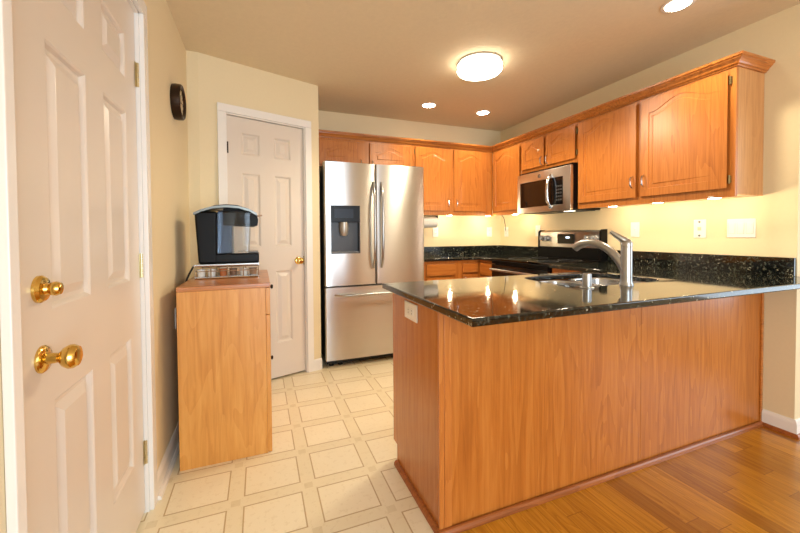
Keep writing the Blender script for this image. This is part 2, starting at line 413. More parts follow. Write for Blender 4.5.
def hinge(parent, x, z, h=.09, mat=oldbrass, y=-.004):
    bm = BM()
    for k in range(5):
        lathe(bm, [(.0065, z-h/2+h*k/5+.0008), (.0065, z-h/2+h*(k+1)/5-.0008)], (x, y, 0), 'z', 12)
    bx(bm, x-.016, x+.016, y+.003, y+.0045, z-h/2, z+h/2)
    return obj('hinge', bm, mat, parent)
for z in (1.815, 1.03, .245): hinge(d1, .812, z, .1, plain('satin brass', (206, 192, 150), .3, 1), y=-.006)
# casing in the wall plane; local frame as the door
def casing(name, x0, x1, wl, wr, top, wt, loc, rotz, depth=.12):
    t = .018; bm = BM()
    bx(bm, x0-wl, x0, -t, 0, 0, top, .004); bx(bm, x1, x1+wr, -t, 0, 0, top, .004); bx(bm, x0-wl, x1+wr, -t, 0, top, top+wt, .004)
    o = obj(name, bm, trim_white, kind='structure', loc=loc, rotz=rotz)
    obj('door_jamb', boxes((x0-.001, x0+.006, -.001, depth, 0, top), (x1-.006, x1+.001, -.001, depth, 0, top), (x0, x1, -.001, depth, top-.007, top)), trim_white, o)
    return o
casing('trim_1', -.058, .816, .032, .058, 2.088, .06, (XL, .979, 0), PI/2, .12)
# pantry door
d2 = six_panel('door_2', s1-s0-.016, 2.035, [(.105, .243), (.353, .49)], [(.28, .862), (1.06, 1.622), (1.76, 1.925)], (PA[0]+c_*(s0+.008)-s_*.022, PA[1]+s_*(s0+.008)+c_*.022, .016), PANG)
knob(d2, .545, .936, .0265)
for z in (1.80, 1.02, .2): hinge(d2, -.002, z, .085, bronze)
obj('strike_plate', boxes((.59, .598, -.004, .003, .9, .97)), oldbrass, d2)
casing('trim_2', s0, s1, .058, .056, 2.062, .058, WP, PANG, .09)

# ------------------------------------------------------------------ ceiling lights
t = thing('ceiling_light', 'round flush-mount frosted glass ceiling light with thin metal bands, glowing', 'ceiling light', (1.548, 2.318, ZC))
bm = BM(); lathe(bm, [(.15, 0), (.165, -.004), (.165, -.012), (.15, -.014)]); obj('ceiling_plate', bm, nickel, t)
bm = BM(); lathe(bm, [(.16, -.0145), (.166, -.03), (.166, -.056), (.156, -.070), (.12, -.080), (.06, -.084), (.01, -.085)]); obj('diffuser', bm, emit('lit frosted glass', (1, .86, .66), 14), t)
for z in (-.022, -.052):
    bm = BM(); tube(bm, [(.168*math.cos(a), .168*math.sin(a), z) for a in [2*PI*k/48 for k in range(49)]], .004, 8, False); obj('metal_band', bm, plain('dark nickel', (110, 104, 96), .6, .3), t)
l = bpy.data.lights.new('ceiling_bulb', 'SPOT'); l.energy = 60; l.color = WARM; l.shadow_soft_size = .12; l.spot_size = math.radians(165); l.spot_blend = .4
lo = bpy.data.objects.new('ceiling_bulb', l); COL.objects.link(lo); lo.parent = t; lo.location = (0, 0, -.24)
can_e = emit('lit recessed bulb', (1, .88, .7), 30)
for (x, y, lab, wt) in ((1.582, 3.25, 'recessed ceiling light nearest the fridge, left of the two small ones', 26), (2.214, 3.252, 'recessed ceiling light above the corner cabinets, right of the two small ones', 26), (2.195, 1.339, 'recessed ceiling light at the top edge, nearest the viewer', 40)):
    t = thing('recessed_light', lab, 'ceiling light', (x, y, ZC), group='recessed ceiling lights')
    bm = BM(); lathe(bm, [(.062, -.0005), (.078, -.0005), (.08, -.004), (.066, -.007), (.062, -.006)], n=32, cap0=False, cap1=False)
    obj('trim_ring', bm, trim_white, t)
    bm = BM(); lathe(bm, [(.062, -.001), (.06, -.005), (.03, -.009)], n=28); obj('bulb', bm, can_e, t)
    l = bpy.data.lights.new('recessed_spot', 'SPOT'); l.energy = wt; l.color = WARM; l.spot_size = math.radians(130); l.spot_blend = .6; l.shadow_soft_size = .05
    lo = bpy.data.objects.new('recessed_spot', l); COL.objects.link(lo); lo.parent = t; lo.location = (0, 0, -.03)

# ------------------------------------------------------------------ wall cabinets
ZU, ZT = 1.371, 2.112
def pull(parent, x, z, y=-.02, L=.085, horiz=False, mat=None):
    a = []
    for k in range(11):
        q = -1+2*k/10; o = -.026*(1-q**4)
        a.append((x+q*L/2, y+o, z) if horiz else (x, y+o, z+q*L/2))
    bm = BM(); tube(bm, a, [.0045+.002*(1-abs(-1+2*k/10)) for k in range(11)], 8)
    o = obj('pull', bm, mat or chrome, parent); return o
def wall_cabinet(label, loc, rotz, W, z0, D, doors, side_mat=None, drop=.0):
    """front of the face frame at y=0; width along +x"""
    t = thing('wall_cabinet', label, 'cabinet', (loc[0], loc[1], z0), rotz, 'oak wall cabinets'); H = ZT-z0
    obj('carcass', boxes((0, W, .0195, D, .012, H), bev=.001, seg=1), side_mat or oak_side, t)
    rails = [(0, W, 0, .019, 0, H)]
    obj('face_frame', boxes(*rails, bev=.0015, seg=1), oak_v, t)
    for (x0, x1, zz0, zz1, rise, px, pz, hx) in doors:
        bm = BM(); arch_door(bm, x0, x1, zz0-z0, zz1-z0, rise)
        d = obj('cabinet_door', bm, oak_v, t)
        if px is not None: pull(d, px, pz-z0)
        if hx is not None:
            for hz in (zz1-.05, zz0+.05):
                bm = BM(); lathe(bm, [(.005, hz-z0-.024), (.005, hz-z0+.024)], (hx, -.008, 0), 'z', 10); bx(bm, hx-.008, hx+.008, -.004, .001, hz-z0-.02, hz-z0+.02)
                obj('hinge', bm, oldbrass, d)
    return t
UB, UX = 3.555, 2.55
wall_cabinet('short oak wall cabinet with two arched doors above the refrigerator', (.506, UB), 0, 1.028, 1.83, YB-UB-.001,
             [(.045, .474, 1.85, 2.085, .05, .452, 1.875, .041), (.552, .995, 1.85, 2.088, .05, .572, 1.875, 1.0)])
wall_cabinet('tall oak wall cabinet with two arched doors, between fridge and corner', (1.536, UB), 0, 1.0125, ZU, YB-UB-.001,
             [(.027, .439, 1.42, 2.094, .05, .415, 1.505, .022), (.496, .911, 1.42, 2.094, .05, .518, 1.505, .916)])
R90 = -PI/2
def wcr(label, y_far, W, z0, doors, D=XR-UX-.001): return wall_cabinet(label, (UX, y_far), R90, W, z0, D, doors)
wcr('oak wall cabinet with one arched door in the corner, left of the microwave', 3.553, .503, ZU, [(.03, .491, 1.42, 2.09, .055, None, 0, None)])
wcr('short oak wall cabinet with two small arched doors above the microwave', 3.049, .709, 1.772, [(.018, .332, 1.812, 2.088, .045, .31, 1.86, None), (.357, .698, 1.808, 2.09, .045, .38, 1.86, .703)])
wcr('wide oak wall cabinet with two large arched doors, nearest the viewer', 2.339, 1.1, ZU, [(.02, .523, 1.42, 2.092, .06, .5, 1.53, None), (.56, 1.068, 1.422, 2.092, .06, .584, 1.53, 1.073)])
# crown moulding
CP = [(0, 2.1125), (.006, 2.1125), (.008, 2.119), (.016, 2.124), (.02, 2.133), (.03, 2.143), (.036, 2.147), (.037, 2.153), (.045, 2.157), (.046, 2.17), (-.02, 2.17), (-.02, 2.1125)]
bm = BM(); sweep(bm, [(.5, UB), (UX, UB), (UX, 1.237), (XR-.001, 1.237)], CP)
tag(obj('crown_moulding', bm, oak_trim), 'stepped oak crown moulding running along the tops of the wall cabinets', 'moulding')
# puck lights under the wall cabinets
puck_e = emit('lit puck lens', (1, .9, .72), 22)
def puck(x, y, lab, wt=3.1, r=.032):
    t = thing('puck_light', lab, 'cabinet light', (x, y, ZU+.012), group='puck lights under the wall cabinets')
    bm = BM(); lathe(bm, [(r+.006, 0), (r+.006, -.009), (r, -.0105)], n=24); obj('housing', bm, trim_white, t)
    bm = BM(); lathe(bm, [(r, -.0106), (r*.9, -.0125), (r*.5, -.0135)], n=24); obj('lens', bm, puck_e, t)
    l = bpy.data.lights.new('puck_bulb', 'POINT'); l.energy = wt; l.color = (1, .8, .5); l.shadow_soft_size = .012
    lo = bpy.data.objects.new('puck_bulb', l); COL.objects.link(lo); lo.parent = t; lo.location = (0, 0, -.03)
puck(2.585, 1.36, 'puck light under the wide wall cabinet, nearest its free end')
puck(2.59, 1.70, 'puck light under the middle of the wide wall cabinet')
puck(2.60, 2.05, 'puck light under the wide wall cabinet, next to the microwave')
puck(2.62, 3.24, 'puck light under the corner wall cabinet, near the microwave')
puck(2.51, 3.59, 'puck light under the tall back cabinet, at its corner end')
puck(2.0, 3.59, 'puck light under the tall back cabinet, near the refrigerator')

# ------------------------------------------------------------------ refrigerator
FX0, FX1, FY = .522, 1.468, 3.118
t = thing('refrigerator', 'stainless steel french-door refrigerator with water dispenser and bottom freezer drawer', 'refrigerator', (FX0, FY, 0)); FW = FX1-FX0
obj('body', boxes((.006, FW-.006, .075, .645, .05, 1.785), bev=.006), dark_grey, t)
obj('hinge_cover', boxes((.02, .12, .02, .2, 1.786, 1.806), bev=.005), dark_grey, t)
obj('hinge_cover', boxes((FW-.12, FW-.02, .02, .2, 1.786, 1.806), bev=.005), dark_grey, t)
obj('base_grille', boxes((.02, FW-.02, .06, .09, .022, .06), (.1, FW-.1, .05, .06, .03, .05)), black_matte, t)
for x in (.06, .14, FW-.06):
    bm = BM(); lathe(bm, [(.022, 0), (.022, .022), (.012, .024), (.012, .05)], (x, .09, .001)); obj('levelling_foot', bm, black_pl, t)
def curved_front(bm, x0, x1, z0, z1, T=.068, sag=.010, cut=None, n=14):
    """door slab with a gently bowed front; bow spans the door; optional rectangular hole cut=(x0,x1,z0,z1)"""
    r = .014
    def yf(x):
        q = (x-x0)/(x1-x0)*2-1; y = sag*q*q
        e = min(x-x0, x1-x)
        if e < r: y += r-math.sqrt(max(r*r-(r-e)**2, 0))
        return y
    xs = [x0+r*(1-math.cos(PI/2*k/5)) for k in range(6)]
    xs += [x0+r+(x1-x0-2*r)*k/n for k in range(1, n)] + [x1-r*(1-math.cos(PI/2*k/5)) for k in range(5, -1, -1)]
    zs = [z0, z1]
    if cut: xs = sorted(set(x for x in xs if abs(x-cut[0]) > .006 and abs(x-cut[1]) > .006) | {cut[0], cut[1]}); zs = [z0, cut[2], cut[3], z1]
    V = {(i, j): bm.verts.new((x, yf(x), z)) for i, x in enumerate(xs) for j, z in enumerate(zs)}
    for i in range(len(xs)-1):
        for j in range(len(zs)-1):
            if cut and cut[0]-1e-6 <= xs[i] and xs[i+1] <= cut[1]+1e-6 and j == 1: continue
            bm.faces.new((V[i, j], V[i+1, j], V[i+1, j+1], V[i, j+1]))
    B = [bm.verts.new(p) for p in ((x0, T, z0), (x1, T, z0), (x1, T, z1), (x0, T, z1))]
    m, k = len(xs)-1, len(zs)-1
    bm.faces.new(B[::-1])
    bm.faces.new([V[i, 0] for i in range(m, -1, -1)]+[B[0], B[1]]); bm.faces.new([V[i, k] for i in range(m+1)]+[B[2], B[3]])
    bm.faces.new([V[0, j] for j in range(k+1)]+[B[3], B[0]]); bm.faces.new([V[m, j] for j in range(k, -1, -1)]+[B[1], B[2]])
gap = .464
DC = (.056, .312, 1.0, 1.42)
bm = BM(); curved_front(bm, 0, gap-.003, .718, 1.797, cut=DC); dl = obj('left_door', bm, stainless, t)
bm = BM(); curved_front(bm, gap+.003, FW, .718, 1.797); dr = obj('right_door', bm, stainless, t)
bm = BM(); curved_front(bm, 0, FW, .066, .704); fz = obj('freezer_drawer', bm, stainless, t)
obj('gasket', boxes((.01, FW-.01, .045, .0745, .70, .72), (gap-.004, gap+.004, .03, .0745, .72, 1.79)), black_matte, t)
def bar(parent, pts, r=.011):
    bm = BM(); tube(bm, pts, r, 12); return obj('handle', bm, chrome if False else nickel, parent)
for px, d in ((gap-.026, dl), (gap+.05, dr)):
    pts = []
    for k in range(17):
        q = -1+2*k/16; pts.append((px, .012-.058*(1-abs(q)**5), 1.25+q*.385))
    bar(d, pts)
pts = []
for k in range(17):
    q = -1+2*k/16; pts.append((FW/2+q*.385, .010-.056*(1-abs(q)**6), .636))
bar(fz, pts)
# dispenser recess
x0, x1, z0, z1 = DC; yb = .060
bm = BM()
bx(bm, x0, x1, yb-.003, yb, z0, z1); bx(bm, x0-.001, x0+.006, .0, yb, z0, z1); bx(bm, x1-.006, x1+.001, .0, yb, z0, z1); bx(bm, x0, x1, .0, yb, z0-.001, z0+.006)
obj('dispenser_recess', bm, plain('dispenser grey', (66, 66, 68), .35, .3), dl)
dp = obj('dispenser_panel', boxes((x0+.002, x1-.002, -.004, yb, 1.275, z1-.001), bev=.004), plain('blue black display glass', (16, 20, 28), .3, spec=.25), dl)
dp['label'] = 'dark glass dispenser control panel'
obj('dispenser_screen', boxes((x0+.03, x1-.06, -.0055, -.0035, 1.31, 1.39)), plain('display window', (30, 38, 54), .3, spec=.3), dp)
bm = BM(); lathe(bm, [(.04, 1.274), (.042, 1.22), (.034, 1.17), (.026, 1.155)], ((x0+x1)/2-.01, .034, 0), n=20); obj('dispenser_spout', bm, plain('dispenser spout', (176, 170, 160), .3, .5), dl)
obj('drip_tray', boxes((x0+.01, x1-.01, .004, yb-.004, z0+.006, z0+.016), bev=.002), grey_pl, dl)

# ------------------------------------------------------------------ base cabinets, worktops
CZ, CT = .914, .028
def base_cabinet(label, loc, rotz, W, D, fronts, H=CZ-CT-.001, name='base_cabinet'):
    t = thing(name, label, 'cabinet', (loc[0], loc[1], 0), rotz, 'oak base cabinets')
    obj('carcass', boxes((0, W, .0195, D, .1, H)), oak_side, t); obj('toe_kick', boxes((.002, W-.002, .06, D, 0, .0995)), shoe_wood, t)
    obj('face_frame', boxes((0, W, 0, .019, .1, H)), oak_v, t)
    for kind, x0, x1, z0, z1, pu in fronts:
        bm = BM()
        if kind == 'drawer':
            bx(bm, x0, x1, -.02, -.0005, z0, z1, .004); d = obj('drawer', bm, oak_x, t)
            if pu: pull(d, (x0+x1)/2, (z0+z1)/2, horiz=True)
        else:
            arch_door(bm, x0, x1, z0, z1, 0.0001, st=.055); d = obj('cabinet_door', bm, oak_v, t)
            if pu: pull(d, pu, z1-.06)
    return t
BY, BX = 3.315, 2.20        # base cabinet faces on the back wall and on the right wall
base_cabinet('oak base cabinet with drawers under the back worktop beside the refrigerator', (1.49, BY), 0, .47, YB-BY-.002, [('drawer', .08, .415, .735, .855, None), ('door', .08, .415, .13, .715, .39)])
base_cabinet('oak corner base cabinet under the back worktop, left of the range', (1.961, BY), 0, XR-1.961-.002, YB-BY-.002, [('drawer', .03, .215, .755, .85, None), ('door', .03, .215, .13, .735, .05)])
base_cabinet('narrow oak base cabinet between range and corner', (BX, BY-.021), R90, BY-.021-3.044, XR-BX-.002, [('drawer', .02, .235, .735, .855, None), ('door', .02, .235, .13, .715, None)])
base_cabinet('oak base cabinet under the worktop between range and peninsula', (BX, 2.268), R90, .47, XR-BX-.002, [('drawer', .03, .44, .735, .855, True), ('door', .03, .44, .13, .715, .06)])

def plate(bm, xs, ys, keep, z0, z1, hole=None, bev=.006):
    """slab of grid cells; hole = (i, j, cx, cy, a, b, n): superellipse opening inside a cell"""
    V = {}
    def v(i, j, z):
        if (i, j, z) not in V: V[i, j, z] = bm.verts.new((xs[i], ys[j], z))
        return V[i, j, z]
    nx, ny = len(xs)-1, len(ys)-1
    for i in range(nx):
        for j in range(ny):
            if not keep(i, j): continue
            if hole and (i, j) == hole[:2]:
                cx, cy, a, b, n = hole[2:]
                cs = [(xs[i], ys[j]), (xs[i+1], ys[j]), (xs[i+1], ys[j+1]), (xs[i], ys[j+1])]
                ca = [math.atan2(p[1]-cy, p[0]-cx) for p in cs]
                angs = sorted(set([round(-PI+2*PI*k/72+.013, 6) for k in range(72)] + [round(q, 6) for q in ca]))
                def hp(q):
                    c, s = math.cos(q), math.sin(q); r = (abs(c/a)**n+abs(s/b)**n)**(-1/n); return (cx+c*r, cy+s*r)
                for z, fl in ((z1, 1), (z0, 0)):
                    cor = {round(q, 6): v(*ij, z) for q, ij in zip(ca, ((i, j), (i+1, j), (i+1, j+1), (i, j+1)))}
                    hv = [bm.verts.new((*hp(q), z)) for q in angs]
                    if fl: top = hv
                    else: bot = hv
                    ci = [k for k, q in enumerate(angs) if q in cor]
                    for a_, b_ in zip(ci, ci[1:]+[ci[0]+len(angs)]):
                        L = [hv[k % len(angs)] for k in range(a_, b_+1)]
                        mid = len(L)//2
                        A, B = cor[angs[a_]], cor[angs[b_ % len(angs)]]
                        for k in range(mid): bm.faces.new((A, L[k+1], L[k]))
                        bm.faces.new((A, B, L[mid]))
                        for k in range(mid, len(L)-1): bm.faces.new((B, L[k+1], L[k]))
                bridge(bm, top, bot)
            else:
                bm.faces.new((v(i, j, z1), v(i+1, j, z1), v(i+1, j+1, z1), v(i, j+1, z1)))
                bm.faces.new((v(i, j, z0), v(i, j+1, z0), v(i+1, j+1, z0), v(i+1, j, z0)))
            for di, dj, p, q in ((-1, 0, (0, 0), (0, 1)), (1, 0, (1, 1), (1, 0)), (0, -1, (1, 0), (0, 0)), (0, 1, (0, 1), (1, 1))):
                k, l = i+di, j+dj
                if not (0 <= k < nx and 0 <= l < ny and keep(k, l)):
                    bm.faces.new((v(i+p[0], j+p[1], z1), v(i+p[0], j+p[1], z0), v(i+q[0], j+q[1], z0), v(i+q[0], j+q[1], z1)))
    bmesh.ops.recalc_face_normals(bm, faces=bm.faces)
    es = [e for e in bm.edges if len(e.link_faces) == 2 and e.calc_face_angle(0) > 1.2 and abs(e.verts[0].co.z-e.verts[1].co.z) < 1e-6]
    bmesh.ops.bevel(bm, geom=es, offset=bev, segments=3, affect='EDGES', profile=.5)
SX, SY, SA, SB = 1.70, 1.475, .325, .215      # sink opening
t = thing('countertop', 'dark speckled granite peninsula worktop with the sink, running on to the range', 'countertop', (0, 0, 0))
bm = BM()
plate(bm, [.59, 1.30, 2.10, BX-.03, XR-.0005], [.925, 1.2, 1.73, 1.775, 2.270], lambda i, j: j < 3 or i == 3, CZ-CT, CZ, (1, 1, SX, SY, SA, SB, 5))
obj('slab', bm, granite, t)
obj('backsplash', boxes((XR-.0205, XR-.0005, WE+.004, 2.270, CZ+.0003, 1.018), bev=.003), granite, t)
t = thing('countertop', 'dark speckled granite worktop in the far corner, from refrigerator to range', 'countertop', (0, 0, 0))
bm = BM(); plate(bm, [1.485, BX-.03, XR-.0005], [3.042, BY-.03, YB-.0005], lambda i, j: j == 1 or i == 1, CZ-CT, CZ); obj('slab', bm, granite, t)
obj('backsplash', boxes((1.485, XR-.021, YB-.0205, YB-.0005, CZ+.0003, 1.018), bev=.003), granite, t)
obj('backsplash', boxes((XR-.0205, XR-.0005, 3.042, YB-.0005, CZ+.0003, 1.018), bev=.003), granite, t)

# peninsula
PX, PY, PK = .638, 1.232, 1.748; PT = CZ-CT-.001
t = thing('peninsula_cabinet', 'oak-panelled peninsula cabinet standing on the floor under the sink worktop', 'cabinet', (0, 0, 0))
obj('carcass', boxes((PX+.02, XR-.002, PY+.02, PK-.02, .1, .68), (PX+.02, 1.33, PY+.02, PK-.02, .6805, PT), (2.08, XR-.002, PY+.02, PK-.02, .6805, PT)), oak_side, t)
obj('toe_kick', boxes((PX+.02, BX+.05, PY+.03, PK-.052, 0, .0995)), shoe_wood, t)
bm = BM(); extrude_poly(bm, [(PY+.006, 0), (PK-.05, 0), (PK-.05, .1), (PK, .1), (PK, PT), (PY+.006, PT)], 'x', PX, PX+.0195); e = obj('end_panel', bm, oak_end, t)
e['label'] = 'smooth oak end panel with toe-kick notch'
obj('back_panel', boxes((PX+.0515, 1.7645, PY, PY+.0195, 0, PT)), oak_panel, t)
obj('back_panel', boxes((1.7665, XR-.003, PY, PY+.0195, 0, PT)), oak_panel, t)
obj('corner_post', boxes((PX-.004, PX+.0185, PY-.005, PY+.0055, 0, PT), (PX+.019, PX+.051, PY-.005, PY+.0195, 0, PT), bev=.002), oak_v, t)
obj('edge_trim', boxes((XR-.022, XR-.002, PY-.008, PY-.0003, .02, PT), bev=.002), oak_trim, t)
SH = [(0, 0), (.018, 0), (.017, .01), (.012, .018), (.006, .022), (0, .022)]
bm = BM(); sweep(bm, [(PX-.0005, PK-.052), (PX-.0005, PY-.0055), (XR-.002, PY-.0055)], [(u+.0005, z+.0003) for u, z in SH][::1]); 
obj('shoe_moulding', bm, shoe_wood, t)
obj('kitchen_face', boxes((PX+.02, BX-.03, PK-.0195, PK-.001, .1, PT)), oak_v, t)
for x0, x1 in ((.70, 1.15), (1.24, 1.68), (1.70, 2.12)):
    bm = BM(); arch_door(bm, 0, x1-x0, .13, .72, .0001); o = obj('cabinet_door', bm, oak_v, t); o.location = (x1, PK-.0005, 0); o.rotation_euler = (0, 0, PI)

# ------------------------------------------------------------------ sink, faucet
t = thing('sink', 'undermount stainless steel double-bowl sink set in the peninsula worktop', 'sink', (SX, SY, 0))
def bowl(cx, a, b, depth):
    bm = BM(); z1 = CZ-CT-.0005; n = 40; R = []
    def loop(sa, sb, z, p=5):
        L = []
        for k in range(n):
            q = 2*PI*k/n; c, s = math.cos(q), math.sin(q); r = (abs(c/sa)**p+abs(s/sb)**p)**(-1/p); L.append((cx+c*r, s*r, z))
        return ring(bm, L)
    for sa, sb, z in ((a+.012, b+.012, z1), (a, b, z1), (a-.004, b-.004, z1-.01), (a-.012, b-.012, z1-depth*.75), (a-.03, b-.03, z1-depth*.95), (a-.06, b-.06, z1-depth), (.045, .045, z1-depth-.004)):
        R.append(loop(sa, sb, z, 5 if sa > .05 else 2))
    for p, q in zip(R, R[1:]): bridge(bm, p, q)
    bm.faces.new(R[-1])
    o = obj('bowl', bm, sink_steel, t)
    s = o.modifiers.new('thickness', 'SOLIDIFY'); s.thickness = .0015
    bm = BM(); lathe(bm, [(.04, z1-depth-.0035), (.042, z1-depth-.001), (.03, z1-depth), (.02, z1-depth-.003)], (cx, 0, 0), n=20); obj('drain', bm, chrome, o)
bowl(-.167, .147, .2, .165); bowl(.167, .147, .2, .165)

FB = (1.648, 1.225)
t = thing('faucet', 'brushed nickel single-lever pull-out kitchen faucet behind the sink', 'faucet', (FB[0], FB[1], CZ))
bm = BM(); lathe(bm, [(.031, .0005), (.031, .006), (.027, .012), (.0255, .03), (.0245, .12), (.0245, .184)], n=24); obj('body', bm, nickel, t)
bm = BM(); lathe(bm, [(.0246, .1855), (.0255, .189), (.025, .205), (.018, .215), (.006, .218)], n=24); 
hb = obj('lever_cap', bm, nickel, t)
bm = BM(); tube(bm, [(.014, -.002, .202), (-.002, .01, .214), (-.02, .026, .232), (-.036, .04, .248), (-.047, .05, .259)], [.017, .0185, .0145, .011, .008], 12); obj('lever', bm, nickel, hb)
bm = BM(); P = []
ctl = [(0, .008, .07), (-.006, .035, .118), (-.012, .07, .157), (-.019, .11, .184), (-.027, .155, .199), (-.036, .2, .199), (-.044, .238, .186), (-.049, .26, .17)]
def cat(P, m=4):
    out = []; Q = [Vector(p) for p in P]; Q = [Q[0]*2-Q[1]]+Q+[Q[-1]*2-Q[-2]]
    for i in range(1, len(Q)-2):
        for k in range(m):
            s = k/m; a, b, c, d = Q[i-1:i+3]
            out.append(.5*((2*b)+(c-a)*s+(2*a-5*b+4*c-d)*s*s+(3*b-a-3*c+d)*s**3))
    return out+[Q[-2]]
pts = cat(ctl); tube(bm, pts, [.021-.0035*k/len(pts)+(.003 if k > len(pts)*.72 else 0) for k in range(len(pts))], 16); obj('spout', bm, nickel, t)
t = thing('air_gap_cap', 'short brushed nickel air gap cap standing beside the sink', 'air gap', (1.408, 1.238, CZ))
bm = BM(); lathe(bm, [(.03, .0005), (.03, .004), (.025, .007)], n=24); obj('flange', bm, nickel, t)
bm = BM(); lathe(bm, [(.0195, .0075), (.0195, .062), (.017, .067), (.008, .068)], n=24); obj('cap', bm, nickel, t)

# ------------------------------------------------------------------ range
RY0, RY1 = 2.276, 3.036; RW = RY1-RY0
t = thing('range', 'stainless freestanding range with black glass cooktop and rear control console', 'range', (BX-.035, RY1, 0), R90); RD = XR-.004-(BX-.035)
obj('body', boxes((0, RW, .045, RD, .03, .9), bev=.003), black_pl, t)
for x in (.05, RW-.05):
    for y in (.1, RD-.06):
        bm = BM(); lathe(bm, [(.018, .001), (.018, .0295)], (x, y, 0), n=12); obj('levelling_foot', bm, black_matte, t)
obj('cooktop', boxes((-.002, RW+.002, .012, RD-.075, .901, .921), bev=.003), black_gloss, t)
for cx, cy, r in ((.2, .18, .1), (.57, .18, .085), (.2, .43, .075), (.57, .43, .1)):
    bm = BM(); lathe(bm, [(r, .9212), (r, .9216), (r-.004, .9216), (r-.004, .9212)], (cx, cy, 0), n=32, cap0=False, cap1=False)
    obj('burner_ring', bm, grey_pl, t)
obj('front_trim', boxes((0, RW, 0, .0445, .868, .9), bev=.004), black_pl, t)
od = obj('oven_door', boxes((.004, RW-.004, -.002, .0445, .27, .862), bev=.004), plain('black enamel', (18, 18, 19), .15), t)
obj('oven_window', boxes((.09, RW-.09, -.0035, -.0018, .36, .72)), black_gloss, od)
bm = BM(); tube(bm, [(.05, -.05, .815), (RW-.05, -.05, .815)], .0125, 14)
for x in (.08, RW-.08): tube(bm, [(x, -.05, .815), (x, -.001, .815)], .009, 10)
obj('handle', bm, nickel, od)
obj('storage_drawer', boxes((.004, RW-.004, -.002, .0445, .06, .262), bev=.004), stainless, t)
# console
bm = BM(); extrude_poly(bm, [(RD-.072, .945), (RD-.066, 1.175), (RD-.045, 1.192), (RD-.002, 1.192), (RD-.002, .901), (RD-.074, .901), (RD-.074, .943)], 'x', .022, RW-.022)
cs = obj('console', bm, stainless, t)
for a, b in ((0, .0215), (RW-.0215, RW)):
    bm = BM(); extrude_poly(bm, [(RD-.078, .901), (RD-.072, 1.18), (RD-.048, 1.197), (RD-.002, 1.197), (RD-.002, .901)], 'x', a, b); obj('end_cap', bm, black_pl, cs)
obj('console_base', boxes((.022, RW-.022, RD-.082, RD-.0745, .9215, 1.03), bev=.001), black_pl, cs)
dsp = obj('display', boxes((.27, .47, RD-.078, RD-.0685, 1.065, 1.155), bev=.002), black_gloss, cs)
obj('clock_digits', boxes((.375, .42, RD-.0795, RD-.0775, 1.115, 1.132)), emit('lit clock digits', (.6, .8, 1), 2.0), dsp)
for x in (.07, .135, RW-.14, RW-.075):
    bm = BM(); lathe(bm, [(.029, RD-.069), (.029, RD-.078), (.024, RD-.08), (.022, RD-.10), (.016, RD-.104)], (x, 0, 1.115), 'y', 20); bx(bm, x-.005, x+.005, RD-.115, RD-.095, 1.09, 1.14, .002)
    obj('knob', bm, silver_pl, cs)

# ------------------------------------------------------------------ microwave
MY1, MY0, MX = 3.024, 2.345, 2.474
t = thing('microwave', 'stainless over-the-range microwave with dark window hung under short cabinet', 'microwave', (MX, MY1, 1.365), R90); MW, MH, MD = MY1-MY0, .385, XR-.004-MX
obj('body', boxes((.003, MW-.003, .03, MD, .004, MH+.02), bev=.003), black_pl, t)
bm = BM()
bx(bm, 0, MW, 0, .029, MH-.085, MH, .004); bx(bm, 0, MW, 0, .029, 0, .055, .004); bx(bm, 0, .04, .0005, .029, .05, MH-.08); bx(bm, MW-.085, MW, .0005, .029, .05, MH-.08)
fr = obj('front_frame', bm, stainless, t)
obj('door_window', boxes((.0405, MW-.2205, .004, .028, .0555, MH-.0855)), black_gloss, t)
obj('control_panel', boxes((MW-.22, MW-.0855, .004, .028, .0555, MH-.0855)), plain('control black', (14, 14, 15), .15), t)
bm = BM()
for i in range(3):
    for j in range(5): bx(bm, MW-.165+i*.024, MW-.15+i*.024, .0028, .0039, .09+j*.03, .105+j*.03)
obj('keypad', bm, plain('key legend grey', (66, 66, 68), .4), t)
bm = BM(); pts = []
for k in range(21):
    q = -1+2*k/20; pts.append((MW-.225-.0, -.048*(1-abs(q)**3.2)+.004, MH/2-.012+q*.15))
tube(bm, pts, [.014]*21, 12); obj('handle', bm, chrome, t)
bm = BM(); lathe(bm, [(.019, -.0002), (.019, -.0022), (.0165, -.0024)], (MW/2-.03, 0, MH-.044), 'y', 28)
em = obj('round_emblem', bm, plain('emblem grey', (168, 168, 170), .25, .8), fr)
bm = BM(); tube(bm, [(MW/2-.03+.0165*math.cos(2*PI*k/28), -.003, MH-.044+.0165*math.sin(2*PI*k/28)) for k in range(29)], .0012, 6, False)
# two intertwined script letters
for dx in (-.006, .006):
    tube(bm, [(MW/2-.03+dx+.0055*math.cos(.6+5.0*k/12), -.003, MH-.044+.0075*math.sin(.6+5.0*k/12)) for k in range(13)], .0011, 6, False)
tube(bm, [(MW/2-.03-.006, -.003, MH-.045), (MW/2-.03-.001, -.003, MH-.045), (MW/2-.03-.001, -.003, MH-.056)], .0011, 6, False)
tube(bm, [(MW/2-.03+.0015, -.003, MH-.044), (MW/2-.03+.009, -.003, MH-.044)], .0011, 6, False)
obj('emblem_letters', bm, plain('emblem line', (50, 50, 52), .4), em)
obj('vent_grille', boxes((.03, MW-.03, .06, MD-.03, -.003, .0035), bev=.001), dark_grey, t)
tl_e = emit('lit task lens', (1, .9, .7), 6)
for a in (MW-.16,): obj('task_lens', boxes((a, a+.09, .09, .13, -.0055, -.0032)), tl_e, t)

